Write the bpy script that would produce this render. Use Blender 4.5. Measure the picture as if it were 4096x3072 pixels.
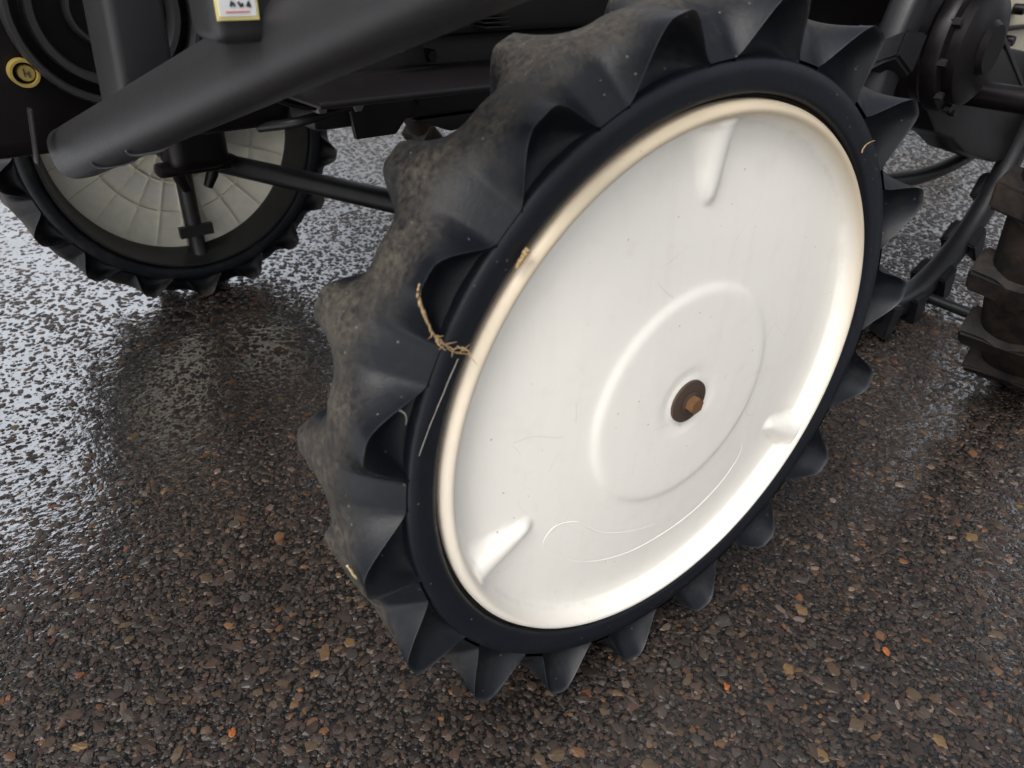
import bpy, bmesh, math, random
import numpy as np
from mathutils import Vector, Matrix, Euler
R_ = math.radians
random.seed(7); rng = np.random.default_rng(7)
for o in list(bpy.data.objects): bpy.data.objects.remove(o)
scn = bpy.context.scene
col = scn.collection

# ------------------------------------------------------------------ camera
cam_d = bpy.data.cameras.new("camera"); cam = bpy.data.objects.new("camera", cam_d); col.objects.link(cam)
CAM_P = Vector((-0.44796, -0.33999, 0.66186)); CAM_E = Euler((1.01955, -0.03362, -0.62425), 'XYZ')
cam.location = CAM_P; cam.rotation_euler = CAM_E
FPX = 2900.0
cam_d.sensor_width = 36.0; cam_d.lens = FPX / 4096 * 36.0
cam_d.clip_start = 0.01; cam_d.clip_end = 500
cam_d.dof.use_dof = True; cam_d.dof.focus_distance = 0.80; cam_d.dof.aperture_fstop = 9.0
scn.camera = cam

# ------------------------------------------------------------------ sky, sun, exposure
SUN_EL, SUN_AZ = 52.0, 250.0          # direction the light comes from (azimuth clockwise from +Y)
w = bpy.data.worlds.new("World"); scn.world = w; w.use_nodes = True
wn, wl = w.node_tree.nodes, w.node_tree.links
for n in list(wn): wn.remove(n)
sky = wn.new('ShaderNodeTexSky'); sky.sky_type = 'NISHITA'; sky.sun_disc = False
sky.sun_elevation = R_(SUN_EL); sky.sun_rotation = R_(SUN_AZ); sky.air_density = 1.0; sky.dust_density = 5.0; sky.ozone_density = 1.0
hs = wn.new('ShaderNodeHueSaturation'); hs.inputs['Saturation'].default_value = 0.24   # thin overcast
bg = wn.new('ShaderNodeBackground'); bg.inputs['Strength'].default_value = 0.15
wo = wn.new('ShaderNodeOutputWorld')
wl.new(sky.outputs[0], hs.inputs['Color']); wl.new(hs.outputs[0], bg.inputs['Color']); wl.new(bg.outputs[0], wo.inputs[0])
sd = bpy.data.lights.new("sun", 'SUN'); sd.energy = 0.6; sd.angle = R_(30); sd.color = (1.0, 0.965, 0.91)
so = bpy.data.objects.new("sun", sd); col.objects.link(so)
_d = Vector((math.sin(R_(SUN_AZ)) * math.cos(R_(SUN_EL)), math.cos(R_(SUN_AZ)) * math.cos(R_(SUN_EL)), math.sin(R_(SUN_EL))))
so.rotation_euler = _d.to_track_quat('Z', 'Y').to_euler(); so.location = _d * 5
scn.view_settings.view_transform = 'Standard'; scn.view_settings.look = 'None'
scn.view_settings.gamma = 1.0; scn.view_settings.use_curve_mapping = False
scn.view_settings.exposure = 0.62
scn.render.engine = 'CYCLES'
scn.render.resolution_x, scn.render.resolution_y = 1024, 768

# ------------------------------------------------------------------ frames of reference
MA = math.atan2(.0857, .9963)                       # heading of the machine: local x rearward, local y to its far side
MROT = Matrix.Rotation(MA, 4, 'Z'); MINV = MROT.inverted()
_CM = CAM_E.to_matrix()
def ray(px, py):                                    # px, py on a 2212 x 1659 view of the photograph
    u, v = px * 4096 / 2212, py * 4096 / 2212
    return _CM @ Vector(((u - 2048) / FPX, -(v - 1536) / FPX, -1))
def at(px, py, l):                                  # point of that sight line in the machine's lengthwise plane y = l
    P = MINV @ CAM_P; d = MINV.to_3x3() @ ray(px, py)
    return P + d * ((l - P.y) / d.y)
def at_d(px, py, dep): return MINV @ (CAM_P + ray(px, py) * dep)
def at_wy(px, py, y):
    d = ray(px, py); return CAM_P + d * ((y - CAM_P.y) / d.y)

# ------------------------------------------------------------------ helpers
def tag(o, label=None, cat=None, group=None, kind=None):
    for k, v in (('label', label), ('category', cat), ('group', group), ('kind', kind)):
        if v: o[k] = v
    return o
def mk(name, verts, faces, mat, parent=None, smooth=True, angle=None):
    me = bpy.data.meshes.new(name); me.from_pydata([tuple(v) for v in verts], [], faces); me.update()
    return wrap(name, me, mat, parent, smooth, angle)
def wrap(name, me, mat, parent=None, smooth=True, angle=None):
    if mat and not me.materials: me.materials.append(mat)
    bm = bmesh.new(); bm.from_mesh(me); bmesh.ops.recalc_face_normals(bm, faces=bm.faces)
    for f in bm.faces: f.smooth = smooth
    if angle:
        for e in bm.edges:
            if len(e.link_faces) == 2 and e.calc_face_angle(0) > R_(angle): e.smooth = False
    bm.to_mesh(me); bm.free()
    o = bpy.data.objects.new(name, me); col.objects.link(o); o.parent = parent
    return o
def link(name, me, parent, loc=(0,0,0), rot=(0,0,0), sc=(1,1,1)):
    o = bpy.data.objects.new(name, me); col.objects.link(o); o.parent = parent
    o.location = loc; o.rotation_euler = rot; o.scale = sc; return o
def box(name, lo, hi, mat, parent, bev=.006, rot=None, seg=2, taper=None):
    lo, hi = Vector(lo), Vector(hi); c = (lo + hi) / 2; s = hi - lo
    bm = bmesh.new(); bmesh.ops.create_cube(bm, size=1)
    for v in bm.verts:
        v.co = Vector((v.co.x * s.x, v.co.y * s.y, v.co.z * s.z))
        if taper and v.co.z < 0: v.co.x *= taper[0]; v.co.y *= taper[1]
    if bev: bmesh.ops.bevel(bm, geom=bm.edges[:], offset=min(bev, min(s) * .45), segments=seg, affect='EDGES', profile=.5)
    me = bpy.data.meshes.new(name); bm.to_mesh(me); bm.free()
    o = wrap(name, me, mat, parent, True, 40); o.location = c
    if rot: o.rotation_euler = rot
    return o
def lathe(prof, n, closed=False):                   # prof of (r, y); axis = y
    V, F = [], []; m = len(prof)
    for i in range(n):
        a = 2 * math.pi * i / n
        for r, y in prof: V.append((r * math.cos(a), y, r * math.sin(a)))
    for i in range(n):
        j = (i + 1) % n
        for k in range(m if closed else m - 1):
            k2 = (k + 1) % m
            F.append((i*m+k, i*m+k2, j*m+k2, j*m+k))
    return V, F
def tube_pts(pts, rad, n=12, cap=True, sect=None):
    pts = [Vector(p) for p in pts]; V, F = [], []
    up = Vector((0, 0, 1)); prev = None
    for i, p in enumerate(pts):
        t = (pts[min(i+1, len(pts)-1)] - pts[max(i-1, 0)]).normalized()
        if prev is None:
            ref = up if abs(t.dot(up)) < .95 else Vector((1, 0, 0)); b = t.cross(ref).normalized()
        else: b = (prev - t * prev.dot(t)).normalized()
        prev = b; c = b.cross(t)
        r = rad[i] if hasattr(rad, '__len__') else rad
        for k in range(n):
            a = 2 * math.pi * k / n
            x, y = (math.cos(a), math.sin(a)) if not sect else sect(a)
            V.append(p + (b * x + c * y) * r)
    for i in range(len(pts) - 1):
        for k in range(n):
            k2 = (k + 1) % n; F.append((i*n+k, i*n+k2, (i+1)*n+k2, (i+1)*n+k))
    if cap:
        F.append(tuple(range(n))); F.append(tuple(range((len(pts)-1)*n, len(pts)*n)))
    return V, F
def tube(name, pts, rad, mat, parent, n=12, cap=True, sect=None):
    V, F = tube_pts(pts, rad, n, cap, sect); return mk(name, V, F, mat, parent, True, 50)
def bez(P, n):                                      # Catmull-Rom through the points
    P = [Vector(p) for p in P]; out = []
    for i in range(len(P) - 1):
        a, b, c, d = P[max(i-1,0)], P[i], P[i+1], P[min(i+2,len(P)-1)]
        for k in range(n):
            t = k / n; out.append(.5 * ((2*b) + (c-a)*t + (2*a-5*b+4*c-d)*t*t + (3*b-a-3*c+d)*t**3))
    out.append(P[-1]); return out
def prism(name, poly, l0, l1, mat, parent, bev=.006):   # polygon in (x, z), extruded along y
    n = len(poly)
    V = [(x, l0, z) for x, z in poly] + [(x, l1, z) for x, z in poly]
    F = [tuple(range(n)), tuple(range(n, 2*n))] + [(i, (i+1) % n, n + (i+1) % n, n + i) for i in range(n)]
    bm = bmesh.new(); vs = [bm.verts.new(v) for v in V]
    for f in F: bm.faces.new([vs[i] for i in f])
    bmesh.ops.recalc_face_normals(bm, faces=bm.faces)
    if bev: bmesh.ops.bevel(bm, geom=bm.edges[:], offset=bev, segments=2, affect='EDGES', profile=.5)
    me = bpy.data.meshes.new(name); bm.to_mesh(me); bm.free()
    return wrap(name, me, mat, parent, True, 40)

# ------------------------------------------------------------------ materials
class NT:
    def __init__(s, name):
        s.m = bpy.data.materials.new(name); s.m.use_nodes = True; s.t = s.m.node_tree
        s.b = s.t.nodes['Principled BSDF']
    def n(s, typ, ins=None, **kw):
        x = s.t.nodes.new(typ)
        for k, v in kw.items(): setattr(x, k, v)
        for k, v in (ins or {}).items(): s.put(x.inputs[k], v)
        return x
    def put(s, sock, v):
        if isinstance(v, bpy.types.NodeSocket): s.t.links.new(v, sock)
        elif isinstance(v, bpy.types.Node): s.t.links.new(v.outputs[0], sock)
        else: sock.default_value = v
    def set(s, **kw):
        for k, v in kw.items(): s.put(s.b.inputs[k.replace('_', ' ')], v)
    def math(s, op, a, b=0.0, clamp=False):
        x = s.n('ShaderNodeMath', operation=op, use_clamp=clamp); s.put(x.inputs[0], a); s.put(x.inputs[1], b); return x.outputs[0]
    def ramp(s, fac, stops, interp='LINEAR'):
        x = s.n('ShaderNodeValToRGB'); s.put(x.inputs[0], fac); e = x.color_ramp.elements; x.color_ramp.interpolation = interp
        while len(e) < len(stops): e.new(.5)
        for i, (p, c) in enumerate(stops): e[i].position = p; e[i].color = (c if len(c) == 4 else (*c, 1)) if hasattr(c, '__len__') else (c, c, c, 1)
        return x.outputs[0]
    def mix(s, fac, a, b):
        x = s.n('ShaderNodeMix', data_type='RGBA'); s.put(x.inputs[0], fac)
        s.put(x.inputs[6], a if not isinstance(a, tuple) else (*a, 1)); s.put(x.inputs[7], b if not isinstance(b, tuple) else (*b, 1)); return x.outputs[2]
    def noise(s, vec, scale, detail=4, rough=.55):
        x = s.n('ShaderNodeTexNoise', {'Scale': scale, 'Detail': detail, 'Roughness': rough}); s.put(x.inputs['Vector'], vec); return x.outputs[0]
    def bump(s, h, strength, dist, nrm=None):
        x = s.n('ShaderNodeBump', {'Strength': strength, 'Distance': dist, 'Height': h})
        if nrm: s.put(x.inputs['Normal'], nrm)
        return x.outputs[0]
    def pos(s): return s.n('ShaderNodeNewGeometry').outputs['Position']
    def obj(s): return s.n('ShaderNodeTexCoord').outputs['Object']
    def sep(s, v): x = s.n('ShaderNodeSeparateXYZ'); s.put(x.inputs[0], v); return x.outputs

def m_rubber(name, R1, dust=1.0, k=1.0, spec=.26):
    t = NT(name); p = t.pos(); o = t.obj()
    x, y, z = t.sep(o); r = t.math('SQRT', t.math('ADD', t.math('MULTIPLY', x, x), t.math('MULTIPLY', z, z)))
    crest = t.n('ShaderNodeMapRange', {'Value': r, 'From Min': R1 - .020, 'From Max': R1 - .003}).outputs[0]
    n1 = t.noise(p, 24, 7, .7); n2 = t.noise(p, 190, 6, .65); n3 = t.noise(p, 700, 3)
    mid = t.n('ShaderNodeMapRange', {'Value': y, 'From Min': -.004, 'From Max': .022}).outputs[0]
    m = t.math('ADD', t.math('MULTIPLY', crest, 1.05), t.math('MULTIPLY', t.math('SUBTRACT', n1, .49), 2.4))
    m = t.math('MULTIPLY', m, mid, True)
    m = t.math('MULTIPLY', m, t.ramp(n2, [(.33, .15), (.62, 1.0)]), True)
    m = t.math('MULTIPLY', m, .95 * dust, True)
    mudc = t.mix(n1, (.030, .024, .018), (.100, .086, .065))
    base = t.mix(t.math('MULTIPLY', n1, .5), (.0032 * k, .0046 * k, .0080 * k), (.0062 * k, .0072 * k, .0100 * k))
    vo = t.n('ShaderNodeTexVoronoi', {'Scale': 130.0, 'Randomness': 1.0}); t.put(vo.inputs['Vector'], p)
    sp = t.math('MULTIPLY', t.math('LESS_THAN', vo.outputs['Distance'], .10), t.math('GREATER_THAN', t.sep(vo.outputs['Color'])[0], .72))
    c = t.mix(m, base, mudc); c = t.mix(t.math('MULTIPLY', sp, .5), c, (.20, .19, .17))
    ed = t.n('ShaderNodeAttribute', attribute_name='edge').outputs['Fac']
    c = t.mix(t.math('MULTIPLY', ed, t.math('MULTIPLY', n2, .9), True), c, (.075, .078, .085))  # lug edges paler: wear, with their thin highlight put into the colour
    rg = t.math('ADD', .36, t.math('ADD', t.math('MULTIPLY', n2, .16), t.math('MULTIPLY', m, .4)), True)
    hh = t.math('ADD', t.math('MULTIPLY', n2, .6), t.math('MULTIPLY', n3, .25))
    hh = t.math('ADD', hh, t.math('MULTIPLY', m, 1.0))
    t.set(Base_Color=c, Roughness=rg, Specular_IOR_Level=spec, Normal=t.bump(hh, .35, .0012))
    return t.m
def m_metal(name, c, rough=.45, var=.25, spec=.5, bump=.15, mud=0.0):
    t = NT(name); p = t.pos(); n1 = t.noise(p, 18, 5); n2 = t.noise(p, 220, 4); n3 = t.noise(p, 900, 2)
    cc = t.mix(n1, tuple(v * (1 - var) for v in c), tuple(v * (1 + var) for v in c))
    if mud:
        mm = t.math('MULTIPLY', t.ramp(t.noise(p, 30, 6, .7), [(.42, 0), (.62, 1)]), mud)
        cc = t.mix(mm, cc, (.040, .027, .019))
    t.set(Base_Color=cc, Roughness=t.math('ADD', rough - .1, t.math('MULTIPLY', n2, .2)), Specular_IOR_Level=spec,
          Normal=t.bump(t.math('ADD', n2, t.math('MULTIPLY', n3, .6)), bump, .0006))
    return t.m
def m_cover(name):
    t = NT(name); p = t.obj(); x, y, z = t.sep(p)
    r = t.math('SQRT', t.math('ADD', t.math('MULTIPLY', x, x), t.math('MULTIPLY', z, z)))
    n1 = t.noise(p, 7, 4); n2 = t.noise(p, 45, 5, .6); n3 = t.noise(p, 900, 2)
    yel = t.n('ShaderNodeMapRange', {'Value': r, 'From Min': .2345, 'From Max': .2405}).outputs[0]
    up = t.n('ShaderNodeMapRange', {'Value': z, 'From Min': -.22, 'From Max': .18}).outputs[0]  # yellowing fades downward; the lower lip's brightness is put into the colour
    c = t.mix(n1, (.845, .812, .742), (.868, .838, .775))
    c = t.mix(t.math('MULTIPLY', yel, t.math('ADD', .12, t.math('MULTIPLY', up, .85))), c, (.60, .50, .36))
    vo = t.n('ShaderNodeTexVoronoi', {'Scale': 85.0}); t.put(vo.inputs['Vector'], p)
    sp = t.math('MULTIPLY', t.math('LESS_THAN', vo.outputs['Distance'], t.math('MULTIPLY', t.sep(vo.outputs['Color'])[1], .085)), t.math('GREATER_THAN', t.sep(vo.outputs['Color'])[0], .60))
    c = t.mix(t.math('MULTIPLY', sp, .55), c, (.23, .20, .16))
    st = t.n('ShaderNodeMapping'); t.put(st.inputs['Vector'], p); st.inputs['Scale'].default_value = (60, 8, 5)
    c = t.mix(t.math('MULTIPLY', t.ramp(t.noise(st.outputs[0], 1.0, 5, .65), [(.52, 0), (.78, 1)]), .09), c, (.56, .49, .37))
    # hair scratches: narrow bands of a warped wave, broken up
    ds = t.n('ShaderNodeTexNoise', {'Scale': 9.0, 'Detail': 1.0}); t.put(ds.inputs['Vector'], p)
    wv = t.n('ShaderNodeVectorMath', operation='MULTIPLY_ADD'); t.put(wv.inputs[0], ds.outputs['Color']); wv.inputs[1].default_value = (.22, 0, .22); t.put(wv.inputs[2], p)
    v2 = t.n('ShaderNodeTexVoronoi', {'Scale': 11.0}, feature='DISTANCE_TO_EDGE'); t.put(v2.inputs['Vector'], wv.outputs[0])
    sc = t.math('MULTIPLY', t.math('LESS_THAN', v2.outputs[0], .0040), t.math('GREATER_THAN', t.noise(p, 16, 2), .58))
    c = t.mix(t.math('MULTIPLY', sc, .22), c, (.45, .36, .24))
    cr = t.math('SUBTRACT', 1.0, t.math('MULTIPLY', t.math('ABSOLUTE', t.math('SUBTRACT', r, .2335)), 420.0), True)
    c = t.mix(t.math('MULTIPLY', cr, t.math('MULTIPLY', t.ramp(t.noise(p, 70, 6, .7), [(.40, 0), (.70, 1)]), .26)), c, (.40, .33, .23))
    dirt = t.math('MULTIPLY', t.ramp(n2, [(.55, 0), (.8, 1)]), .12)
    c = t.mix(dirt, c, (.55, .47, .34))
    t.set(Base_Color=c, Roughness=t.math('ADD', .33, t.math('MULTIPLY', n2, .14)), Specular_IOR_Level=.45, Normal=t.bump(n3, .06, .0004))
    return t.m
def m_asphalt(name):
    t = NT(name); p = t.pos()
    v1 = t.n('ShaderNodeTexVoronoi', {'Scale': 150.0}); t.put(v1.inputs['Vector'], p)
    v2 = t.n('ShaderNodeTexVoronoi', {'Scale': 330.0}); t.put(v2.inputs['Vector'], p)
    n1 = t.noise(p, 3, 4); n2 = t.noise(p, 60, 5)
    cid = t.sep(v1.outputs['Color'])[0]
    stone = t.ramp(cid, [(0, (.010, .009, .008)), (.45, (.019, .016, .015)), (.70, (.034, .026, .021)), (.86, (.060, .042, .027)), (.97, (.09, .084, .078))])
    inside = t.ramp(v1.outputs['Distance'], [(.30, 1), (.55, 0)])
    c = t.mix(inside, (.0075, .0065, .0060), stone)
    h = t.math('ADD', t.math('MULTIPLY', t.math('SUBTRACT', .6, v1.outputs['Distance']), 1.0), t.math('MULTIPLY', t.math('SUBTRACT', .6, v2.outputs['Distance']), .45))
    h = t.math('ADD', h, t.math('MULTIPLY', n2, .5))
    film = t.ramp(n1, [(.40, 0), (.62, 1)])
    t.set(Base_Color=c, Roughness=t.math('SUBTRACT', .30, t.math('MULTIPLY', film, .12)), Specular_IOR_Level=.5, Normal=t.bump(h, .8, .0022))
    return t.m
def m_stone(name, attr=None):
    t = NT(name); p = t.pos(); n2 = t.noise(p, 700, 4)
    if attr:
        a = t.n('ShaderNodeAttribute', attribute_name=attr); c = a.outputs['Color']
    else:
        rnd = t.n('ShaderNodeObjectInfo').outputs['Random']
        c = t.ramp(rnd, [(0, (.034, .029, .027)), (.26, (.055, .040, .031)), (.45, (.034, .021, .018)), (.60, (.085, .056, .030)), (.78, (.050, .044, .040)), (.90, (.16, .095, .036)), (.96, (.15, .070, .030))], 'CONSTANT')
    d = t.mix(t.math('MULTIPLY', n2, .55), c, (.02, .017, .015))
    t.set(Base_Color=d, Roughness=t.math('ADD', .30, t.math('MULTIPLY', n2, .25)), Specular_IOR_Level=.5, Normal=t.bump(n2, .5, .0008))
    return t.m
def m_plain(name, c, rough=.5, spec=.5, metallic=0.0):
    t = NT(name); p = t.pos(); n = t.noise(p, 60, 4)
    t.set(Base_Color=t.mix(n, tuple(v * .82 for v in c), tuple(min(1, v * 1.12) for v in c)), Roughness=rough, Specular_IOR_Level=spec, Metallic=metallic)
    return t.m

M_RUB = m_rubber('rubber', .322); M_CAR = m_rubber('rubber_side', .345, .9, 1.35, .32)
M_COVER = m_cover('cover_plastic'); M_BACK = m_plain('cover_back', (.88, .85, .72), .45)
M_RIM = m_metal('rim_black', (.012, .012, .013), .42)
M_BLK = m_metal('chassis_black', (.0065, .0055, .0062), .42, .25, .35)
M_FRAME = m_metal('frame_grey', (.020, .0195, .021), .42, .15, .42, .25)
M_CASE = m_metal('case_black', (.0055, .0042, .0048), .38, .25, .24)
M_RUST = m_metal('rust', (.135, .068, .030), .65, .5, .3, .6)
M_RUSTD = m_metal('rust_dark', (.060, .040, .030), .6, .4, .3, .6)
M_REAR = m_metal('rear_rubber', (.008, .008, .010), .42, .25, .35, .3)
M_MUD = m_metal('rear_rubber_muddy', (.008, .007, .007), .6, .3, .2, .8, .55)
M_YEL = m_plain('yellow_plastic', (.26, .19, .045), .5)
M_CREAM = m_plain('cream_plastic', (.62, .56, .42), .4)
M_BOLT = m_metal('bolt_steel', (.10, .10, .11), .3, .2, .6)
M_WHITE = m_plain('label_white', (.80, .80, .80), .35); M_LYEL = m_plain('label_yellow', (.80, .68, .28), .35)
M_LRED = m_plain('label_red', (.65, .10, .08), .35); M_LBLK = m_plain('label_black', (.03, .03, .03), .4)
M_STRAW = m_plain('dried_root', (.36, .25, .13), .8, .2); M_STRAW2 = m_plain('pale_straw', (.55, .45, .24), .7, .2)
M_LEAF = m_plain('orange_leaf', (.26, .075, .018), .5); M_WEB = m_plain('grey_fibre', (.30, .28, .25), .7, .2)
M_ASPH = m_asphalt('wet_asphalt'); M_AGG = m_stone('aggregate', 'col'); M_STN = m_stone('stone')
M_WELD = m_metal('weld_bead', (.10, .105, .115), .35, .3, .6, .5)

# ------------------------------------------------------------------ ground
def grid_sheet():
    xs = [-60, -20, -6, -2, -1, 0, 1, 2, 4, 8, 20, 60]
    V = [(x, y, 0) for x in xs for y in xs]; n = len(xs)
    F = [(i*n+j, (i+1)*n+j, (i+1)*n+j+1, i*n+j+1) for i in range(n-1) for j in range(n-1)]
    return V, F
ground = mk('asphalt_ground', *grid_sheet(), M_ASPH, None, False)
tag(ground, 'dark wet asphalt with exposed brown and grey aggregate under the machine', 'ground', kind='structure')

def m_film():
    t = NT('water_film'); p = t.pos(); out = t.t.nodes['Material Output']
    h = t.math('ADD', t.math('MULTIPLY', t.noise(p, 95, 3, .5), 1.0), t.math('MULTIPLY', t.noise(p, 14, 2), 1.2))
    nb = t.bump(h, .5, .0030)
    fr = t.n('ShaderNodeFresnel', {'IOR': 1.22, 'Normal': nb}); gl = t.n('ShaderNodeBsdfGlossy', {'Color': (1, 1, 1, 1), 'Roughness': .15, 'Normal': nb})
    tr = t.n('ShaderNodeBsdfTransparent'); x, y, z = t.sep(p)
    lf_ = t.n('ShaderNodeMapRange', {'Value': t.math('ADD', x, t.math('MULTIPLY', y, -.30)), 'From Min': .10, 'From Max': -.75}, interpolation_type='SMOOTHSTEP').outputs[0]
    patch = t.math('ADD', .30, t.math('MULTIPLY', lf_, .60)); patch = t.math('MULTIPLY', patch, t.math('ADD', .75, t.math('MULTIPLY', t.noise(p, 5, 3), .5)), True)
    dist = t.n('ShaderNodeVectorMath', operation='LENGTH'); t.put(dist.inputs[0], p)
    fade = t.n('ShaderNodeMapRange', {'Value': dist.outputs['Value'], 'From Min': 3.9, 'From Max': 2.6}, interpolation_type='SMOOTHSTEP').outputs[0]
    patch = t.math('MULTIPLY', patch, t.math('ADD', .15, t.math('MULTIPLY', fade, .85)))
    mx = t.n('ShaderNodeMixShader', {0: t.math('MULTIPLY', fr.outputs[0], patch), 1: tr.outputs[0], 2: gl.outputs[0]})
    t.t.nodes.remove(t.b); t.t.links.new(mx.outputs[0], out.inputs['Surface']); return t.m
def film_sheet():                                   # deeper to the front left, thinning out towards the right
    N = 90; V = []; ph = rng.uniform(0, 6.28, 8)
    for i in range(N + 1):
        for j in range(N + 1):
            x = -2.4 + 7.4 * i / N; y = -1.4 + 7.4 * j / N
            sg = lambda t: 1 / (1 + math.exp(-max(-40, min(40, t))))
            z = .0004 + .0005 * sg((-.30 - x + .35 * (y - .8)) * 6) * sg((y - .70) * 5) + .0006 * sg((y - 1.35) * 5)
            z -= .00022 * sg((x - .15) * 5) * (1 - .6 * sg((y - 1.0) * 5))
            z += .00012 * math.sin(5.1 * x + ph[0]) * math.sin(4.3 * y + ph[1]) + .0001 * math.sin(13 * x + 5 * y + ph[2])
            V.append((x, y, z))
    F = [(i*(N+1)+j, (i+1)*(N+1)+j, (i+1)*(N+1)+j+1, i*(N+1)+j+1) for i in range(N) for j in range(N)]
    return V, F
film = mk('water_film', *film_sheet(), m_film(), None, True)
tag(film, 'thin film of rain water shining between the stones of the asphalt', 'water', kind='structure')

def px_of(P):                                       # photo position of many world points
    C = np.array(_CM); c = (P - np.array(CAM_P)) @ C
    return 2048 + FPX * c[:, 0] / -c[:, 2], 1536 - FPX * c[:, 1] / -c[:, 2], -c[:, 2]
def dome_mesh(cx, cy, rad, el, ang, h, k=6):
    n = len(cx); a = (np.arange(k) / k * 2 * np.pi)[None, :] + rng.uniform(0, 6.28, (n, 1)) + rng.uniform(-.28, .28, (n, k))
    V = np.zeros((n, 2*k+1, 3))
    for ring, (s, zz) in enumerate(((1.0, None), (.80, .8))):
        rr = rad[:, None] * s * rng.uniform(.70, 1.25, (n, k)); lx = rr * np.cos(a) * el[:, None]; ly = rr * np.sin(a) / el[:, None]
        c, s_ = np.cos(ang)[:, None], np.sin(ang)[:, None]
        V[:, ring*k:(ring+1)*k, 0] = cx[:, None] + lx * c - ly * s_
        V[:, ring*k:(ring+1)*k, 1] = cy[:, None] + lx * s_ + ly * c
        V[:, ring*k:(ring+1)*k, 2] = -.0008 if zz is None else (h[:, None] * rng.uniform(.55, 1.05, (n, k)))
    V[:, 2*k, 0] = cx; V[:, 2*k, 1] = cy; V[:, 2*k, 2] = h * rng.uniform(.9, 1.15, n)
    t = []
    for i in range(k):
        j = (i + 1) % k; t += [(i, j, k+j), (i, k+j, k+i), (k+i, k+j, 2*k)]
    T = (np.array(t)[None] + (np.arange(n) * (2*k+1))[:, None, None]).reshape(-1, 3)
    return V.reshape(-1, 3), T
def np_mesh(name, V, T):
    me = bpy.data.meshes.new(name); me.vertices.add(len(V)); me.vertices.foreach_set('co', V.astype(np.float32).ravel())
    me.loops.add(len(T)*3); me.loops.foreach_set('vertex_index', T.astype(np.int32).ravel())
    me.polygons.add(len(T)); me.polygons.foreach_set('loop_start', (np.arange(len(T))*3).astype(np.int32)); me.polygons.foreach_set('loop_total', np.full(len(T), 3, np.int32))
    me.update(calc_edges=True); me.shade_flat(); return me
def scatter(x0, x1, y0, y1, cell, d0, d1, mu, mg):
    gx, gy = np.meshgrid(np.arange(x0, x1, cell), np.arange(y0, y1, cell), indexing='ij')
    gx = gx.ravel() + rng.uniform(-.5, .5, gx.size) * cell; gy = gy.ravel() + rng.uniform(-.5, .5, gy.size) * cell
    u, v, dep = px_of(np.stack([gx, gy, 0*gx], 1))
    ok = (dep > d0) & (dep < d1) & (u > -mg) & (u < 4096 + mg) & (v > 200) & (v < 3072 + mg) & (rng.uniform(0, 1, gx.size) < .92)
    m = int(ok.sum()); return gx[ok], gy[ok], np.clip(rng.lognormal(math.log(mu), .38, m), .0013, .0085)
_s = [scatter(-1.1, 1.5, -.8, 1.5, .0054, .2, 1.30, .0028, 800), scatter(-1.8, 2.2, -1.2, 2.4, .0084, 1.30, 2.0, .0043, 700), scatter(-2.6, 4.2, -1.6, 4.2, .0150, 2.0, 3.7, .0068, 800)]
gx, gy, rad = (np.concatenate([q[k] for q in _s]) for k in range(3)); n = gx.size; print('STONES', [len(q[0]) for q in _s])
el = rng.uniform(.80, 1.45, n)
hgt = np.clip(rad * rng.uniform(.10, .52, n), .0003, .0022)
V, T = dome_mesh(gx, gy, rad, el, rng.uniform(0, 3.14, n), hgt)
pal = np.array([(.040,.036,.034),(.060,.052,.048),(.075,.058,.047),(.030,.027,.027),(.095,.078,.064),(.052,.034,.031),(.15,.105,.06),(.21,.12,.05),(.17,.08,.035),(.24,.22,.20)])
pk = rng.choice(len(pal), n, p=[.22,.21,.17,.15,.105,.065,.045,.015,.004,.016])
cc = pal[pk] * rng.uniform(.35, .80, (n, 1)) * np.array([1.12, .87, .74])
me = np_mesh('aggregate', V, T); me.materials.append(M_AGG)
ca = me.color_attributes.new('col', 'FLOAT_COLOR', 'POINT')
ca.data.foreach_set('color', np.concatenate([np.repeat(cc, 13, 0), np.ones((n*13, 1))], 1).astype(np.float32).ravel())
agg = bpy.data.objects.new('aggregate', me); col.objects.link(agg); agg.parent = ground; tag(agg, kind='stuff')
# the three hundred largest stones of the surface, one by one
shapes = []
for k in range(10):
    Vs, Ts = dome_mesh(np.zeros(1), np.zeros(1), np.array([1.0]), np.array([rng.uniform(.95, 1.3)]), np.zeros(1), np.array([.24]), 8)
    sm = np_mesh('stone', Vs, Ts); sm.materials.append(M_STN); shapes.append(sm)
cnt = 0; placed = []
while cnt < 300:
    px, py = random.uniform(-60, 2270), random.uniform(820, 1700)
    d = ray(px, py); P = CAM_P + d * (-CAM_P.z / d.z)
    if abs(P.y - .04) < .07 and abs(P.x) < .28: continue
    rr = random.choice([.0058, .0062, .0068, .0072, .008, .0095])
    if any((P.x-q[0])**2 + (P.y-q[1])**2 < (q[2]+rr)**2 for q in placed): continue
    placed.append((P.x, P.y, rr)); cnt += 1
    link('stone', random.choice(shapes), ground, (P.x, P.y, .0002), (random.uniform(-.1,.1), random.uniform(-.1,.1), random.uniform(0, 6.28)), (rr, rr * random.uniform(.75, 1), rr * random.uniform(.7, 1.15)))

# ------------------------------------------------------------------ the machine
mach = bpy.data.objects.new('rice_transplanter', None); col.objects.link(mach); mach.rotation_euler = (0, 0, MA)
tag(mach, 'black farm machine on lugged paddy wheels, its front wheel with a white cover', 'rice transplanter')
WR = .3205; RT = .320; RV = .2790; RS = .2755; YC = .044; WB = .0455; WT = .058; HALF = R_(10); SC = R_(5.9)

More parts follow.
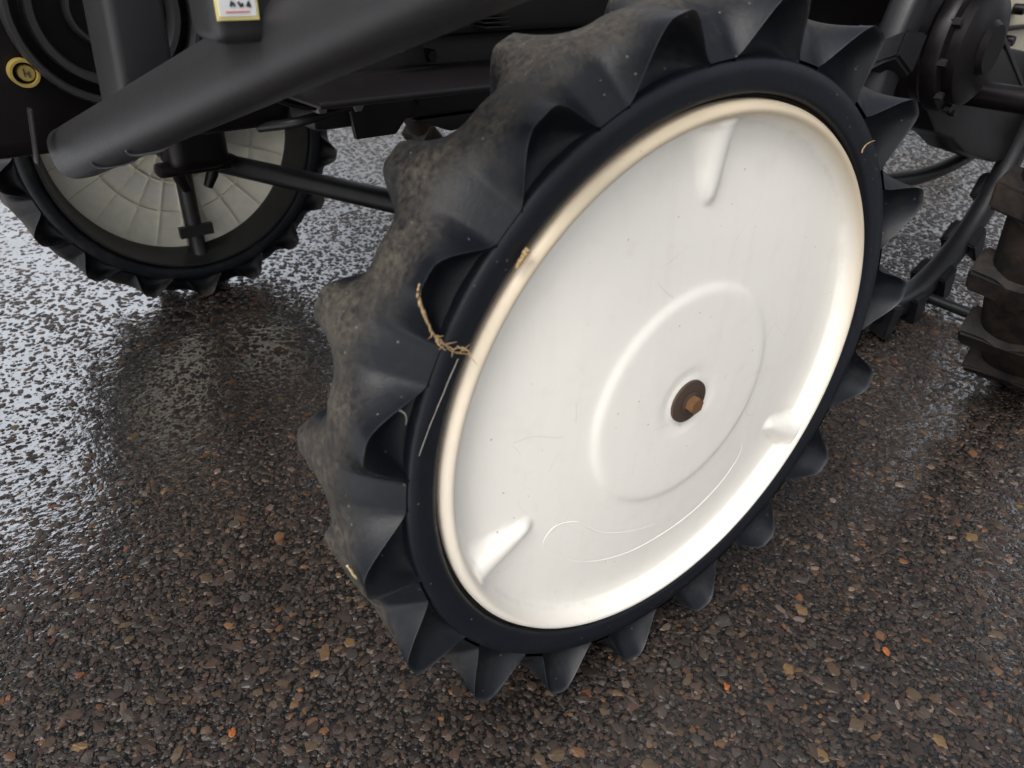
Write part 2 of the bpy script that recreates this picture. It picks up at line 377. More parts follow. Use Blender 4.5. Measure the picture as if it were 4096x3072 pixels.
def tread_mesh():
    """one twenty degree step of the zig-zag tread: a lug tip on the outer side, halves of two on the inner side"""
    nt, nv = 41, 15
    def tooth(t):                                   # t = angle from the tip
        s = max(0.0, abs(t) - R_(1.1)) / R_(6.2)
        e = 1 - (math.sqrt(s*s + .02) - .1414) / .8686
        return max(0.0, min(1.0, e))
    def edge(th, side):
        t = th if side < 0 else HALF - abs(th)
        h = tooth(t); h = h * h * (3 - 2 * h) * .45 + h * .55; h2 = h
        return RV + (RT - (.004 if side > 0 else 0) - RV) * h2, YC + side * (WB + (WT - (.007 if side > 0 else 0) - WB) * h)
    V, F, E = [], [], []
    vs = [0, .010, .03] + [.03 + .94 * k / 12 for k in range(1, 12)] + [.97, .99, 1]; nv = len(vs)
    ths = [(-1 + 2*i/(nt-1)) * HALF for i in range(nt)]
    def P(r, y, th): return (r * math.cos(th), y, r * math.sin(th))
    for th in ths:
        (r0, y0), (r1, y1) = edge(th, -1), edge(th, 1)
        for j in range(nv):
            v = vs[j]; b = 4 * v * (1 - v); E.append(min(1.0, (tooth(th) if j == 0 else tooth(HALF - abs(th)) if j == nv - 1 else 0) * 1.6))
            rc = .3150 + .0012 * math.cos(2 * th / HALF * math.pi)
            e0 = 1 - math.sin(math.pi / 2 * min(1, v / .46)); e1 = 1 - math.sin(math.pi / 2 * min(1, (1 - v) / .46))
            r = rc + (r0 - rc) * e0 + (r1 - rc) * e1
            V.append(P(r, y0 + (y1 - y0) * v, th))
    for i in range(nt-1):
        for j in range(nv-1): F.append((i*nv+j, (i+1)*nv+j, (i+1)*nv+j+1, i*nv+j+1))
    # concave side faces of the lugs
    def scoop(th0, th1, side, tip_th):
        aa = [k / 10 for k in range(10)] + [.965, 1.0]
        na, nb = 12, max(5, int(19 * (th1 - th0) / (2 * R_(7.4)))); o = len(V)
        for i in range(nb):
            th = th0 + (th1 - th0) * i / (nb - 1); re, ye = edge(th, side)
            for k in range(na):
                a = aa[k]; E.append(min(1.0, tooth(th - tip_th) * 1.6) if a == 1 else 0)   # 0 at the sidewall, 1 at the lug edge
                s = abs(th - tip_th) / R_(7.4)
                r = (RS - .0015) + (re - RS + .0015) * a
                yb = YC + side * (WB - .0005)
                y = yb + (ye - yb) * a
                dep = .019 * max(0, 1 - s*s) * (math.sin(math.pi * min(1, a ** .85)) ** .8) * (1 if a < 1 else 0)
                V.append(P(r - dep * .12, y - side * dep, th))
        for i in range(nb-1):
            for k in range(na-1): F.append((o+i*na+k, o+(i+1)*na+k, o+(i+1)*na+k+1, o+i*na+k+1))
    scoop(-R_(7.4), R_(7.4), -1, 0.0)
    scoop(-HALF, -R_(2.6), 1, -HALF); scoop(R_(2.6), HALF, 1, HALF)
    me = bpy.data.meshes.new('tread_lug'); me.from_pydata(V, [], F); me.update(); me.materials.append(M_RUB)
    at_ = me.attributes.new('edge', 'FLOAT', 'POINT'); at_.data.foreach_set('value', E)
    for p in me.polygons: p.use_smooth = True
    return me
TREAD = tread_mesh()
# the rubber carcass between rim and lugs
prof = [(.2530, .0075), (.2538, .0022), (.2555, .0002), (.2590, -.0008), (.2670, -.0013), (.2755, -.0020), (.2785, .002), (.2792, .044), (.2785, .086), (.2755, .0900), (.2670, .0910), (.2590, .0902), (.2535, .087), (.2520, .080), (.2515, .04)]
Vc, Fc = lathe(prof, 120, True)
CARC = bpy.data.meshes.new('tyre'); CARC.from_pydata(Vc, [], Fc); CARC.update(); CARC.materials.append(M_CAR)
for p_ in CARC.polygons: p_.use_smooth = True
RIMV = lathe([(.2500, .010), (.2525, .006), (.2528, .082), (.2490, .092), (.2455, .092), (.2420, .075), (.2320, .030), (.2302, .026), (.2302, .0215), (.2450, .0150)], 120, True)
# white cover: lip, sloping wall, domed disc with raised middle and three teardrop bumps
BUMPS = [R_(92.5), R_(-157.0), R_(-30.0)]
def cover_y(r):
    pts = [(0, -.0030), (.020, -.0022), (.026, -.0006), (.034, -.0024), (.060, -.0022), (.100, -.0006), (.1045, .0006), (.1085, .0026), (.114, .0032), (.150, .0058), (.185, .0092), (.205, .0116), (.2200, .0136), (.2300, .0144), (.2335, .0130), (.2362, .0070), (.2382, .0006), (.2405, -.0030), (.2435, -.0040), (.2472, -.0022), (.2495, .0025), (.2500, .0080)]
    for (a, ya), (b, yb) in zip(pts, pts[1:]):
        if r <= b:
            t = (r - a) / (b - a); return ya + (yb - ya) * t
    return pts[-1][1]
def cover_ys(r):                                    # slightly smoothed
    return sum(cover_y(min(.25, max(0, r + d))) * w_ for d, w_ in ((-.0022, .25), (0, .5), (.0022, .25))) if r < .2475 else cover_y(r)
def cover_mesh():
    rs = [.0] + list(np.linspace(.008, .024, 5)) + list(np.linspace(.028, .098, 15)) + list(np.linspace(.1005, .116, 9)) + list(np.linspace(.121, .21, 24)) + list(np.linspace(.2125, .2495, 18)) + [.25]
    na = 288; V = [(0, cover_ys(0), 0)]; F = []
    for r in rs[1:]:
        for i in range(na):
            a = 2 * math.pi * i / na; y = cover_ys(r)
            for b in BUMPS:                         # half cones whose ridge stays level with the lip
                da = (a - b + math.pi) % (2 * math.pi) - math.pi
                if abs(da) < .5 and .16 < r < .238:
                    x = r * math.sin(da); rc_ = r * math.cos(da); f_ = max(0.0, min(1.0, (rc_ - .186) / .050))
                    wd = .0085 + .0125 * f_ if rc_ > .186 else .0085 * math.sqrt(max(0, 1 - ((.186 - rc_) / .0105) ** 2)) + 1e-6
                    s = x / wd
                    if abs(s) < 1 and rc_ > .1756:
                        endc = math.sqrt(max(0, 1 - (max(0, .190 - rc_) / .0146) ** 2))
                        top = cover_ys(r) + (.0030 - .0040 * f_ - cover_ys(r)) * endc
                        yb = cover_ys(r) + (top - cover_ys(r)) * (1 - abs(s) ** 2.2) ** .8
                        y = min(y, yb)
            V.append((r * math.cos(a), y, r * math.sin(a)))
    for i in range(na): F.append((0, 1 + i, 1 + (i + 1) % na))
    for k in range(len(rs) - 2):
        for i in range(na):
            j = (i + 1) % na; F.append((1 + k*na + i, 1 + k*na + j, 1 + (k+1)*na + j, 1 + (k+1)*na + i))
    # back shell so the cover has thickness
    o = len(V); ring = len(rs) - 1
    V2 = [(x * .996, y + .0035, z * .996) for x, y, z in V]
    F2 = [tuple(o + i for i in reversed(f)) for f in F]
    V += V2; F += F2
    base = 1 + (ring - 1) * na
    for i in range(na):
        j = (i + 1) % na; F.append((base + i, base + j, o + base + j, o + base + i))
    return V, F
COVER_VF = cover_mesh()
def cover_pt(a, r, lift=.0): return Vector((r * math.cos(a), cover_ys(r) - lift, r * math.sin(a)))

def front_wheel(loc, rz, back_detail, phase, spin=0.0):
    rim = mk('front_wheel', *RIMV, M_RIM, mach, True, 45); rim.location = loc; rim.rotation_euler = (0, spin, rz)
    link('tyre', CARC, rim)
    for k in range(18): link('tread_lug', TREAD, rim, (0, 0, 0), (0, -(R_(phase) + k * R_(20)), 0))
    cv = mk('wheel_cover', *COVER_VF, M_COVER, rim, True, 60)
    # washer and bolt in the middle
    Vw, Fw = lathe([(.0, -.0050), (.0175, -.0050), (.0205, -.0044), (.0208, -.0022), (.0150, -.0005)], 40)
    mk('washer', Vw, Fw, M_RUSTD, rim, True, 35)
    bm = bmesh.new(); bmesh.ops.create_cone(bm, cap_ends=True, segments=6, radius1=.0082, radius2=.0080, depth=.0095)
    bmesh.ops.bevel(bm, geom=[e for e in bm.edges], offset=.0007, segments=2, affect='EDGES')
    me = bpy.data.meshes.new('bolt'); bm.to_mesh(me); bm.free()
    b = wrap('bolt', me, M_RUST, rim, True, 30); b.rotation_euler = (R_(90), R_(14), 0); b.location = (0, -.0096, 0)
    Vf, Ff = lathe([(.0062, -.0050), (.0105, -.0052), (.0110, -.0063), (.0080, -.0072)], 28); mk('bolt_flange', Vf, Ff, M_RUSTD, rim, True, 35)
    # spokes and hub behind the cover
    for b_ in BUMPS:
        d = Vector((math.cos(b_), 0, math.sin(b_)))
        tube('spoke', [d * .03 + Vector((0, .040, 0)), d * .15 + Vector((0, .038, 0)), d * .225 + Vector((0, .040, 0)), d * .250 + Vector((0, .052, 0))], .0165, M_RIM, rim, 14)
        s = Vector((-d.z, 0, d.x))
        pts = [d * .190 + s * sx * .032 + Vector((0, .055, 0)) for sx in (-1, 1)]
        V, F = [], []
        for sx in (-1, 1):
            for dr in (-.011, .011):
                for y in (.046, .058): V.append(d * (.190 + dr) + s * sx * .033 + Vector((0, y, 0)))
        F = [(0,1,3,2),(4,5,7,6),(0,1,5,4),(2,3,7,6),(0,2,6,4),(1,3,7,5)]
        mk('clamp', V, F, M_RIM, rim, False)
    Vh, Fh = lathe([(0, .008), (.045, .010), (.055, .03), (.055, .075), (.035, .085), (.035, .11), (0, .11)], 32); mk('hub', Vh, Fh, M_CASE, rim, True, 35)
    if back_detail:
        t = .0016
        for k in range(24):
            a = k * R_(15) + R_(4)
            d = Vector((math.cos(a), 0, math.sin(a))); s = Vector((-d.z, 0, d.x)); V = []
            for r in (.045, .10, .155, .205, .229):
                y0 = cover_ys(min(r, .212)) + .0028
                for sx in (-1, 1):
                    V.append(d * r + s * sx * t + Vector((0, y0, 0))); V.append(d * r + s * sx * t * .7 + Vector((0, y0 + .0075, 0)))
            F = []
            for i in range(4):
                q = i * 4; F += [(q, q+1, q+5, q+4), (q+2, q+3, q+7, q+6), (q+1, q+3, q+7, q+5)]
            F += [(16, 17, 19, 18)]
            mk('radial_rib', V, F, M_BACK, rim, False)
        for r in (.100, .160):
            y0 = cover_ys(r) + .0028
            mk('ring_rib', *lathe([(r - t, y0), (r - t*.7, y0 + .0075), (r + t*.7, y0 + .0075), (r + t, y0)], 96), M_BACK, rim, True, 35)
        cv2 = mk('cover_back', *lathe([(.03, .003), (.10, cover_ys(.10) + .0042), (.16, cover_ys(.16) + .0042), (.21, cover_ys(.21) + .0042), (.2310, .0205)], 96), M_BACK, rim, True)
    return rim
def to_m(x, y, z): return MINV @ Vector((x, y, z))
near = front_wheel(to_m(0, 0, WR), -MA, False, 6.0)
near['label'] = 'front wheel with white dished cover and rusty centre bolt'
far = front_wheel(to_m(-.126, 1.241, WR), math.pi + .068 - MA, True, 3.0, R_(60))
far['label'] = 'front wheel on the far side, ribbed back of its cover showing'
# crescent moulded into the near cover
cres = []
outer = [at_wy(x, y, .004) for x, y in [(1605, 962), (1600, 990), (1560, 1050), (1490, 1120), (1400, 1180), (1330, 1210), (1265, 1220), (1215, 1207), (1183, 1190)]]
inner = [at_wy(x, y, .004) for x, y in [(1183, 1190), (1182, 1172), (1205, 1140), (1245, 1129), (1268, 1140), (1305, 1152), (1360, 1150), (1420, 1134)]]
for nm, seq in (('moulded_line', outer), ('moulded_line', inner)):
    L = []
    for P in bez(seq, 6):
        a, r = math.atan2(P.z - WR, P.x), math.hypot(P.x, P.z - WR); L.append(cover_pt(a, r, -.0001))
    tube(nm, L, [.00042 * math.sin(math.pi * min(1, max(.12, i / (len(L) - 1)))) + .0002 for i in range(len(L))], M_COVER, near, 6)

# ---- front axle and steering on the far side
ax = far.location
box('axle_case', (ax.x - .055, ax.y - .17, .275), (ax.x + .055, ax.y - .075, .385), M_CASE, mach, .025, seg=4)
tube('king_pin_housing', [(ax.x, ax.y - .13, .36), (ax.x - .005, ax.y - .135, .42), (ax.x - .01, ax.y - .15, .52)], [.048, .042, .040], M_CASE, mach, 20)
tube('axle_beam', [(ax.x, ax.y - .14, .47), (-.0, .90, .50), (0, .60, .50)], [.036, .042, .046], M_CASE, mach, 16)
p0, p1 = to_m(-.143, 1.365, .262), to_m(.09, .78, .276)
dd = (p1 - p0); tube('drag_rod', [p0 + Vector((0, -.06, 0)), p0 + dd * .3, p1, p1 + dd * .55], .0195, M_BLK, mach, 16)
box('steering_arm', (ax.x - .075, ax.y - .15, .268), (ax.x + .075, ax.y - .115, .292), M_CASE, mach, .008)
for s in (-1, 1):
    tube('gusset', [(ax.x + s * .052, ax.y - .12, .335), (ax.x + s * .030, ax.y - .115, .255), (ax.x + s * .020, ax.y - .11, .232)], [.014, .012, .009], M_CASE, mach, 8)
# ---- chassis overhead
box('side_member', (-.05, .56, .447), (1.35, .63, .56), M_BLK, mach, .01)
box('side_member', (-.05, .86, .445), (1.35, .92, .56), M_BLK, mach, .01)
box('gearbox', (.05, .632, .47), (.80, .858, .70), M_CASE, mach, .03, seg=3)
box('gearbox_sump', (.12, .60, .432), (.36, .80, .475), M_CASE, mach, .016, seg=3)
box('step_deck', (-.10, .48, .742), (1.05, 1.00, .765), M_BLK, mach, .008)
box('engine_case', (-.85, .585, .452), (-.06, .98, .735), M_CASE, mach, .02, seg=3)
box('unseen_bonnet', (-.80, .60, .738), (-.12, .96, 1.18), M_CASE, mach, .06, seg=4)  # unseen hood, added to darken the reflection in the wet ground
box('unseen_rack_post', (-.50, 1.20, .738), (-.46, 1.24, 1.40), M_FRAME, mach, .006)  # unseen post, added along with the racks it carries
for z_ in (.80, 1.06, 1.32): box('unseen_seedling_rack', (-.62, 1.12, z_), (-.12, 1.72, z_ + .03), M_BLK, mach, .008)  # unseen racks, added to block sky reflected in the wet ground
box('side_skirt', (.02, .50, .555), (.95, .545, .735), M_BLK, mach, .012)
box('under_tray', (-.12, .40, .508), (.52, .558, .516), M_BLK, mach, .003)
tube('wiring_loom', bez([at(700, 190, .54), at(820, 165, .53), at(940, 150, .54), at(1060, 160, .55)], 6), .007, M_BLK, mach, 10)
tube('fuel_hose', bez([at(560, 275, .60), at(650, 262, .55), at(760, 228, .55), at(840, 214, .58)], 6), .006, M_REAR, mach, 10)
for k, (x, y) in enumerate(((735, 215), (770, 226), (905, 212), (1010, 176), (930, 120), (860, 100))):
    P = at(x, y, .548)
    V, F = lathe([(0, -.006), (.0075, -.006), (.0085, -.004), (.0085, .012)], 6); o = mk('chassis_bolt', V, F, M_BOLT if k % 2 else M_CASE, mach, True, 30); o.location = P
for k in range(6):
    A, B = at(1035 + k * 3, 10 + k * 10, .47), at(1092 + k * 2, 8 + k * 10, .47)
    box('cooling_fin', (A.x, .468, A.z - .0012), (B.x, .50, A.z + .0012), M_CASE, mach, .0008)
prism('hanger_plate', [(-.02, .56), (.10, .56), (.12, .50), (.06, .436), (.0, .436)], .545, .553, M_BLK, mach, .002)
prism('skid_plate', [(.10, .447), (.32, .447), (.30, .425), (.16, .425)], .56, .75, M_BLK, mach, .004)
# pulley cover on the engine
pc = at(225, 20, .575)
for r0, r1, y0 in ((.082, .090, .560), (.062, .072, .566), (.030, .036, .570)):
    V, F = lathe([(r0, y0 + .02), (r0, y0 + .004), (r0 + .002, y0), (r1 - .002, y0), (r1, y0 + .004), (r1, y0 + .02)], 64)
    o = mk('pulley_ring', V, F, M_FRAME, mach, True, 40); o.location = (pc.x, 0, pc.z)
# yellow plug
pp = at(55, 160, .570)
V, F = lathe([(.0098, .588), (.0098, .574), (.0104, .571), (.0126, .571), (.0130, .574), (.0130, .588)], 40); o = mk('plug_ring', V, F, M_YEL, mach, True, 40); o.location = (pp.x, 0, pp.z)
V, F = lathe([(0, .5735), (.0068, .5735), (.0075, .5745), (.0075, .588)], 32); o = mk('plug_cap', V, F, M_YEL, mach, True, 40); o.location = (pp.x + .0018, 0, pp.z)
for dx, dz, w_, h_ in ((-.0022, .001, .0012, .007), (.0016, -.001, .0012, .006), (0, 0, .005, .0012)):
    box('plug_mark', (pp.x + .0018 + dx - w_/2, .5726, pp.z + dz - h_/2), (pp.x + .0018 + dx + w_/2, .5737, pp.z + dz + h_/2), M_RUSTD, mach, 0)
# hanging strip in front of the engine
a0, a1 = at(64, 235, .53), at(80, 352, .53)
tube('strip', [a0, a1], .0062, M_FRAME, mach, 8, True, lambda a: (1.0 * math.copysign(abs(math.cos(a)) ** .3, math.cos(a)), .25 * math.copysign(abs(math.sin(a)) ** .3, math.sin(a))))
# ---- front frame tube, posts and label
def rsq(a, e=.50): return (math.copysign(abs(math.cos(a)) ** e, math.cos(a)), math.copysign(abs(math.sin(a)) ** e, math.sin(a)))
t0, t1 = at_d(165, 330, .74), at_d(980, -76, .345)
td = (t1 - t0).normalized()
sec = lambda a: rsq(a + .35, .72)
tube('frame_tube', [t0, t0 + td * .004] + [t0 + (t1 - t0) * k / 6 for k in range(1, 7)] + [t1 + td * .16], [.0240, .0255] + [.0255] * 7, M_FRAME, mach, 40, True, sec)
def arc_bead(f_, a0, a1, r_, name='weld_bead'):     # an uneven bead running part of the way round the tube
    P = t0 + (t1 - t0) * f_; b_ = td.cross(Vector((0, 0, 1))).normalized(); c_ = b_.cross(td); L = []
    for k in range(13):
        a = R_(a0 + (a1 - a0) * k / 12); x, y = sec(a)
        L.append(P + (b_ * x + c_ * y) * .0262 + td * .006 * math.sin(k * .5))
    return tube(name, L, [r_ * random.uniform(.6, 1.2) * (.3 if k in (0, 12) else 1) for k in range(13)], M_WELD, mach, 8)
arc_bead(.16, 190, 300, .0013); arc_bead(.30, 200, 290, .0016); 
def post(px, py_top, py_bot, dep, s, name):
    B = at_d(px, py_bot, dep)
    return B
pb = at_d(312, 205, .62)
box('post', (pb.x - .024, pb.y - .024, pb.z - .03), (pb.x + .024, pb.y + .024, .742), M_FRAME, mach, .008, rot=(0, R_(3), R_(8)), seg=3)
for k in range(9):
    a = R_(20 + k * 22); Pk = pb + Vector((.026 + random.uniform(-.003, .003), -.024 + k * .0055, -.014 + random.uniform(-.003, .003)))
    bm = bmesh.new(); bmesh.ops.create_icosphere(bm, subdivisions=2, radius=.0042)
    me = bpy.data.meshes.new('weld_bead'); bm.to_mesh(me); bm.free(); o = wrap('weld_bead', me, M_WELD, mach); o.location = Pk; o.scale = (1, 1.2, .8)
# label post, nearer the camera
lq = at_d(553, 88, .42)
box('label_post', (lq.x - .0225, lq.y - .0, lq.z - .002), (lq.x + .0225, lq.y + .040, .742), M_FRAME, mach, .007, seg=3)
lf = lq.y - .0008
def lab(x0, y0, x1, y1, lay, mat, name):
    A, B = at(x0, y1, lf - lay), at(x1, y0, lf - lay)
    return box(name, (A.x, lf - lay - .0003, A.z), (B.x, lf - lay + .0003, B.z), mat, mach, 0)
A, B = at(470, 45, lf), at(549, -40, lf)
box('label', (A.x, lf - .0006, A.z), (B.x, lf + .0006, B.z), M_LYEL, mach, 0)
A, B = at(474, 36, lf), at(543, -40, lf)
box('label_panel', (A.x, lf - .0012, A.z), (B.x, lf - .0004, B.z), M_WHITE, mach, 0)
A, B = at(486, 27, lf), at(537, 23, lf)
box('label_line', (A.x, lf - .0016, A.z), (B.x, lf - .0010, B.z), M_LRED, mach, 0)
for x, y, w_, h_, rt in ((497, 8, 3, 12, 20), (503, 9, 3, 9, -30), (515, 9, 3, 13, -25), (521, 10, 3, 9, 20), (533, 8, 3, 13, 28), (537, 11, 3, 9, -20), (496, -6, 12, 3, 0), (517, -7, 12, 3, 0), (535, -6, 11, 3, 0)):
    A, B = at(x - w_/2, y + h_/2, lf), at(x + w_/2, y - h_/2, lf)
    box('label_print', (A.x, lf - .0017, A.z), (B.x, lf - .0010, B.z), M_LBLK, mach, 0, rot=(0, R_(rt), 0))
tube('thin_rod', [at(352, 134, .55), at(480, 124, .55)], .0022, M_BOLT, mach, 8)

tube('brake_cable', bez([at(500, 150, .50), at(600, 215, .50), at(690, 232, .52), at(800, 205, .54)], 6), .0035, M_REAR, mach, 8)
box('cable_clip', (at(690, 232, .52).x - .006, .512, at(690, 232, .52).z - .006), (at(690, 232, .52).x + .006, .528, at(690, 232, .52).z + .012), M_BOLT, mach, .002)
for k in range(7):
    P = t0 + (t1 - t0) * (.655 + .012 * k) - Vector((0, 0, .0247 + .0008 * math.sin(k * 2)))
    bm = bmesh.new(); bmesh.ops.create_icosphere(bm, subdivisions=2, radius=.0026)
    me = bpy.data.meshes.new('weld_bead'); bm.to_mesh(me); bm.free(); o = wrap('weld_bead', me, M_WELD, mach); o.location = P; o.scale = (.8, 1.5, .6)
# ---- rear end
def rear_wheel(loc, band, width, mat, lmat, ph, name, y_in, spokes, nl=20):
    Rr = .415 if spokes else .398; tr = .026
    sec_ = [(Rr + tr * rsq(a, .7)[0], band * rsq(a, .6)[1]) for a in [2*math.pi*k/20 for k in range(20)]]
    V, F = lathe(sec_, 96, True)
    w_ = mk(name, V, F, lmat if spokes else mat, mach); w_.location = loc
    lm = None
    for k in range(nl):
        if lm is None:
            bm = bmesh.new(); bmesh.ops.create_cube(bm, size=1)
            bmesh.ops.subdivide_edges(bm, edges=[e for e in bm.edges if abs(e.verts[0].co.y - e.verts[1].co.y) > .5], cuts=6)
            for v in bm.verts:
                t_ = v.co.y * 2; v.co = Vector((v.co.x * (.050 if spokes else .070), v.co.y * width, v.co.z * .058))
                if v.co.x > 0: v.co.z *= .62; v.co.x -= .006 * (1 - t_ * t_)
                v.co.x += .018; v.co.z += .016 * (1 - abs(t_)) - .004; v.co.y += y_in
            bmesh.ops.bevel(bm, geom=[e for e in bm.edges if e.calc_face_angle(0) > .6], offset=.004, segments=2, affect='EDGES')
            me = bpy.data.meshes.new('lug'); bm.to_mesh(me); bm.free(); o = wrap('lug', me, lmat, w_, True, 50); lm = me
        else: o = link('lug', lm, w_)
        a = k * 2 * math.pi / nl + ph
        o.rotation_euler = (0, -a, 0); o.location = (Rr * math.cos(a), 0, Rr * math.sin(a))
    if spokes:
        for k in range(4):
            a = k * R_(90) + ph + .5
            tube('spoke', [(.05 * math.cos(a), 0, .05 * math.sin(a)), (.40 * math.cos(a), 0, .40 * math.sin(a))], .013, mat, w_, 10)
        V, F = lathe([(0, -.04), (.05, -.04), (.06, -.03), (.06, .03), (.05, .04), (0, .04)], 28); mk('hub', V, F, M_CASE, w_, True, 35)
    else:
        for g_ in (-76, 44, 100):
            a = R_(g_); d = Vector((math.cos(a), 0, math.sin(a)))
            sg = -1 if loc[1] < .7 else 1
            tube('cross_bar', [d * .42 + Vector((0, -sg * .035, 0)), d * .435 + Vector((0, sg * .26, 0))], [.011, .012], M_REAR, w_, 10)
    return w_
RZ = .455
rw = rear_wheel((1.045, -.074, RZ), .047, .118, M_REAR, M_MUD, .12, 'rear_wheel', .004, True, 22); rw['label'] = 'muddy rear wheel at the right edge of the picture'
rear_wheel((1.062, .205, RZ - .017), .023, .074, M_REAR, M_REAR, .05, 'rear_extension_wheel', .0, False)
rear_wheel((1.062, 1.16, RZ - .017), .025, .056, M_REAR, M_REAR, .05, 'rear_extension_wheel', .0, False)
rear_wheel((1.045, 1.45, RZ), .047, .118, M_REAR, M_MUD, .12, 'rear_wheel', -.004, True, 22)
tube('rear_axle', [(1.045, -.13, RZ), (1.045, 1.46, RZ)], .022, M_CASE, mach, 16)
prism('rear_gear_case', [(.76, .70), (.815, .60), (.975, .495), (1.06, .405), (1.12, .366), (1.26, .335), (1.32, .36), (1.34, .45), (1.34, .70)], .295, .48, M_CASE, mach, .012)
# round final drive with bolted flange
fc = at(2128, 105, .14)
def cyl(name, c, prof, mat, n=48):
    V, F = lathe(prof, n); o = mk(name, V, F, mat, mach, True, 35); o.location = c; return o
cyl('final_drive', (fc.x, .14, fc.z), [(0, -.012), (.034, -.012), (.040, -.004), (.074, .0), (.082, .006), (.082, .022), (.094, .026), (.097, .032), (.097, .048), (.088, .056), (.086, .072)], M_CASE)
for k in range(10):
    a = k * R_(36) + .2
    bm = bmesh.new(); bmesh.ops.create_cone(bm, cap_ends=True, segments=6, radius1=.0065, radius2=.0060, depth=.014)
    me = bpy.data.meshes.new('flange_bolt'); bm.to_mesh(me); bm.free(); o = wrap('flange_bolt', me, M_RIM, mach, True, 30)
    o.rotation_euler = (R_(90), 0, 0); o.location = (fc.x + .089 * math.cos(a), .140 + .022, fc.z + .089 * math.sin(a))
LC = [at(x, y, .21) for x, y in ((1990, 60), (2000, 235), (2020, 285), (2058, 300), (2085, 330), (2150, 352), (2230, 330), (2260, 120))]
prism('axle_drop_case', [(P.x, P.z) for P in LC], .21, .285, M_CASE, mach, .006)
for k in range(7):
    P = at(2052 + random.uniform(-4, 4), 40 + k * 34, .207); V, F = lathe([(0, -.007), (.0048, -.007), (.0055, -.005), (.0055, .006)], 6)
    o = mk('case_bolt', V, F, M_RIM, mach, True, 30); o.location = P
q0, q1 = at(2108, -30, .22), at(2200, 190, .22)
tube('lift_arm', [q0, q1], .010, M_FRAME, mach, 12, True, lambda a: (1.3 * rsq(a, .4)[0], .5 * rsq(a, .4)[1]))
tube('hydraulic_hose', bez([at(1880, 398, .30), at(1945, 389, .30), at(1985, 381, .30), at(2035, 364, .30), at(2085, 338, .30), at(2130, 305, .30), at(2150, 250, .30), at(2150, 150, .30)], 6), .0165, M_REAR, mach, 14)
# cream planting unit and float behind
b0 = at(2185, 60, .33)
box('planting_case', (b0.x - .12, .33, b0.z - .10), (b0.x + .40, .55, b0.z + .12), M_CREAM, mach, .02, seg=3)
box('planting_rail', (b0.x - .13, .318, b0.z - .004), (b0.x + .42, .328, b0.z + .006), M_BLK, mach, .003)
for (x, y) in ((2160, 25), (2180, 88), (2203, 20), (2168, 100)):
    P = at(x, y, .318)
    cyl('case_bolt', P, [(0, -.010), (.010, -.010), (.011, -.006), (.011, .012)], M_CASE, 20)
fl = at(1925, 165, .95)
Vf = []; Ff = []
nu, nc = 14, 16
for i in range(nu):
    s = i / (nu - 1); wd = .16 * (1 - .35 * (2*s - 1) ** 4); hh = .050 * (1 - .5 * max(0, 1 - s * 4) ** 2)
    for k in range(nc):
        a = 2 * math.pi * k / nc; x, z = rsq(a, .5)
        Vf.append((fl.x - .16 + s * 1.0, fl.y + x * wd, fl.z + .02 + z * hh + .05 * max(0, 1 - s * 4) ** 2))
for i in range(nu - 1):
    for k in range(nc): Ff.append((i*nc+k, i*nc+(k+1) % nc, (i+1)*nc+(k+1) % nc, (i+1)*nc+k))
Ff += [tuple(range(nc)), tuple(range((nu-1)*nc, nu*nc))]
mk('float', Vf, Ff, M_CREAM, mach, True, 50)
box('planting_frame', (1.95, .20, .50), (2.02, 1.30, .62), M_BLK, mach, .01)

# ------------------------------------------------------------------ small things caught on the wheel and lying about
def strand(name, pix, y, rad, mat, label, cat, taper=True, n=6):
    L = [at_wy(a, b, y if not hasattr(y, '__len__') else y[i]) for i, (a, b) in enumerate(pix)]
    P = bez(L, n)
    P = [p + Vector((random.uniform(-1, 1), random.uniform(-1, 1), random.uniform(-1, 1))) * rad * .25 for p in P]
    rr = [rad * ((1.15 - .75 * i / (len(P) - 1)) if taper else 1) * random.uniform(.75, 1.25) for i in range(len(P))]
    V, F = tube_pts(P, rr, 7); o = mk(name, V, F, mat); return tag(o, label, cat)
strand('dried_root', [(908, 614), (904, 640), (912, 668), (925, 700), (936, 722), (950, 735), (962, 745), (975, 758), (1000, 764), (1018, 766)], [-.010, -.012, -.013, -.012, -.011, -.010, -.009, -.008, -.007, -.006], .0010, M_STRAW, 'brown dried root hanging across the tyre beside the white cover', 'root')
_r = random.Random(4); _me = bpy.data.objects['dried_root'].data
_V = [v.co.copy() for v in _me.vertices]; _F = [tuple(p.vertices) for p in _me.polygons]
for k in range(15):
    c0 = _V[_r.randrange(len(_V) // 3, len(_V))]; d0 = Vector((_r.uniform(-1, 1), _r.uniform(-1, .1), _r.uniform(-1, 1))).normalized(); ln = _r.uniform(.003, .011)
    d1 = Vector((_r.uniform(-1, 1), _r.uniform(-.6, .2), _r.uniform(-1, 1))) * ln * .5
    v_, f_ = tube_pts([c0, c0 + d0 * ln * .5, c0 + d0 * ln + d1], [.0004, .0003, .00015], 5); o_ = len(_V); _V += v_; _F += [tuple(i + o_ for i in f) for f in f_]
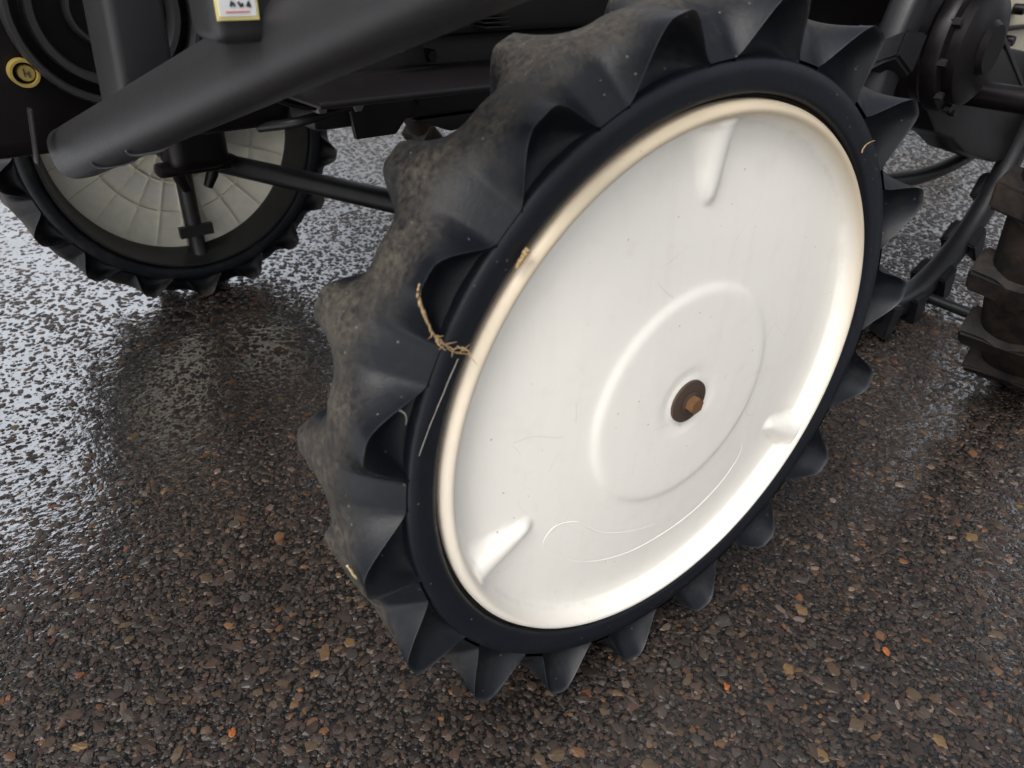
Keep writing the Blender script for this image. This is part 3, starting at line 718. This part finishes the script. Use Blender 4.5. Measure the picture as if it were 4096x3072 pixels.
_n = bpy.data.meshes.new('dried_root'); _n.from_pydata([tuple(v) for v in _V], [], _F); _n.update(); _n.materials.append(M_STRAW); bpy.data.objects['dried_root'].data = _n
strand('spider_thread', [(990, 775), (972, 815), (958, 850), (945, 880), (925, 930), (905, 985)], -.0085, .00028, M_WEB, 'long pale spider thread running down the tyre below the dried root', 'spider thread', False, 4)
strand('dried_stalk', [(1862, 330), (1864, 322), (1872, 312), (1882, 306), (1890, 304)], -.006, .0006, M_STRAW, 'tiny curled stalk stuck to the tyre right of the white cover', 'stalk')
strand('straw', [(750, 1222), (760, 1236), (770, 1250)], -.004, .0008, M_STRAW2, 'short pale straw lying on the lower left of the tyre tread', 'straw', False)
strand('bark_chip', [(1140, 540), (1132, 552), (1122, 568), (1116, 580)], -.004, .0022, M_STRAW, 'brown bark chip wedged between tyre and upper left cover rim', 'bark chip')
strand('fibre', [(862, 886), (874, 893), (878, 906), (876, 918)], -.006, .0005, M_WEB, 'grey forked fibre stuck on the left of the tyre', 'fibre')
def leaf(px, py, s, label, seed):
    rr = random.Random(seed); d = ray(px, py); P = CAM_P + d * (-CAM_P.z / d.z)
    V, F = [], []; k = 9
    for j, zo in enumerate((0, .0005)):
        V.append((0, 0, .0010 + zo))
        for i in range(k):
            a = 2 * math.pi * i / k; r = s * rr.uniform(.55, 1.15); V.append((r * math.cos(a), r * .75 * math.sin(a), .0012 * rr.uniform(-.2, 1) + zo))
    for i in range(k):
        j = (i + 1) % k; F += [(0, 1+i, 1+j), (k+1, k+2+j, k+2+i), (1+i, 1+j, k+2+j, k+2+i)]
    o = mk('leaf_scrap', V, F, M_LEAF, None, False); o.location = (P.x, P.y, .0024); o.rotation_euler = (rr.uniform(-.15, .15), rr.uniform(-.15, .15), rr.uniform(0, 6))
    return tag(o, label, 'leaf scrap')
leaf(1912, 1410, .0055, 'bright orange leaf scrap on the asphalt right of the wheel', 3)
leaf(502, 1587, .0050, 'red orange leaf scrap on the asphalt at the lower left', 5)
leaf(1568, 1486, .0050, 'orange leaf scrap on the asphalt below the wheel, lower right', 8)
bpy.context.view_layer.update()
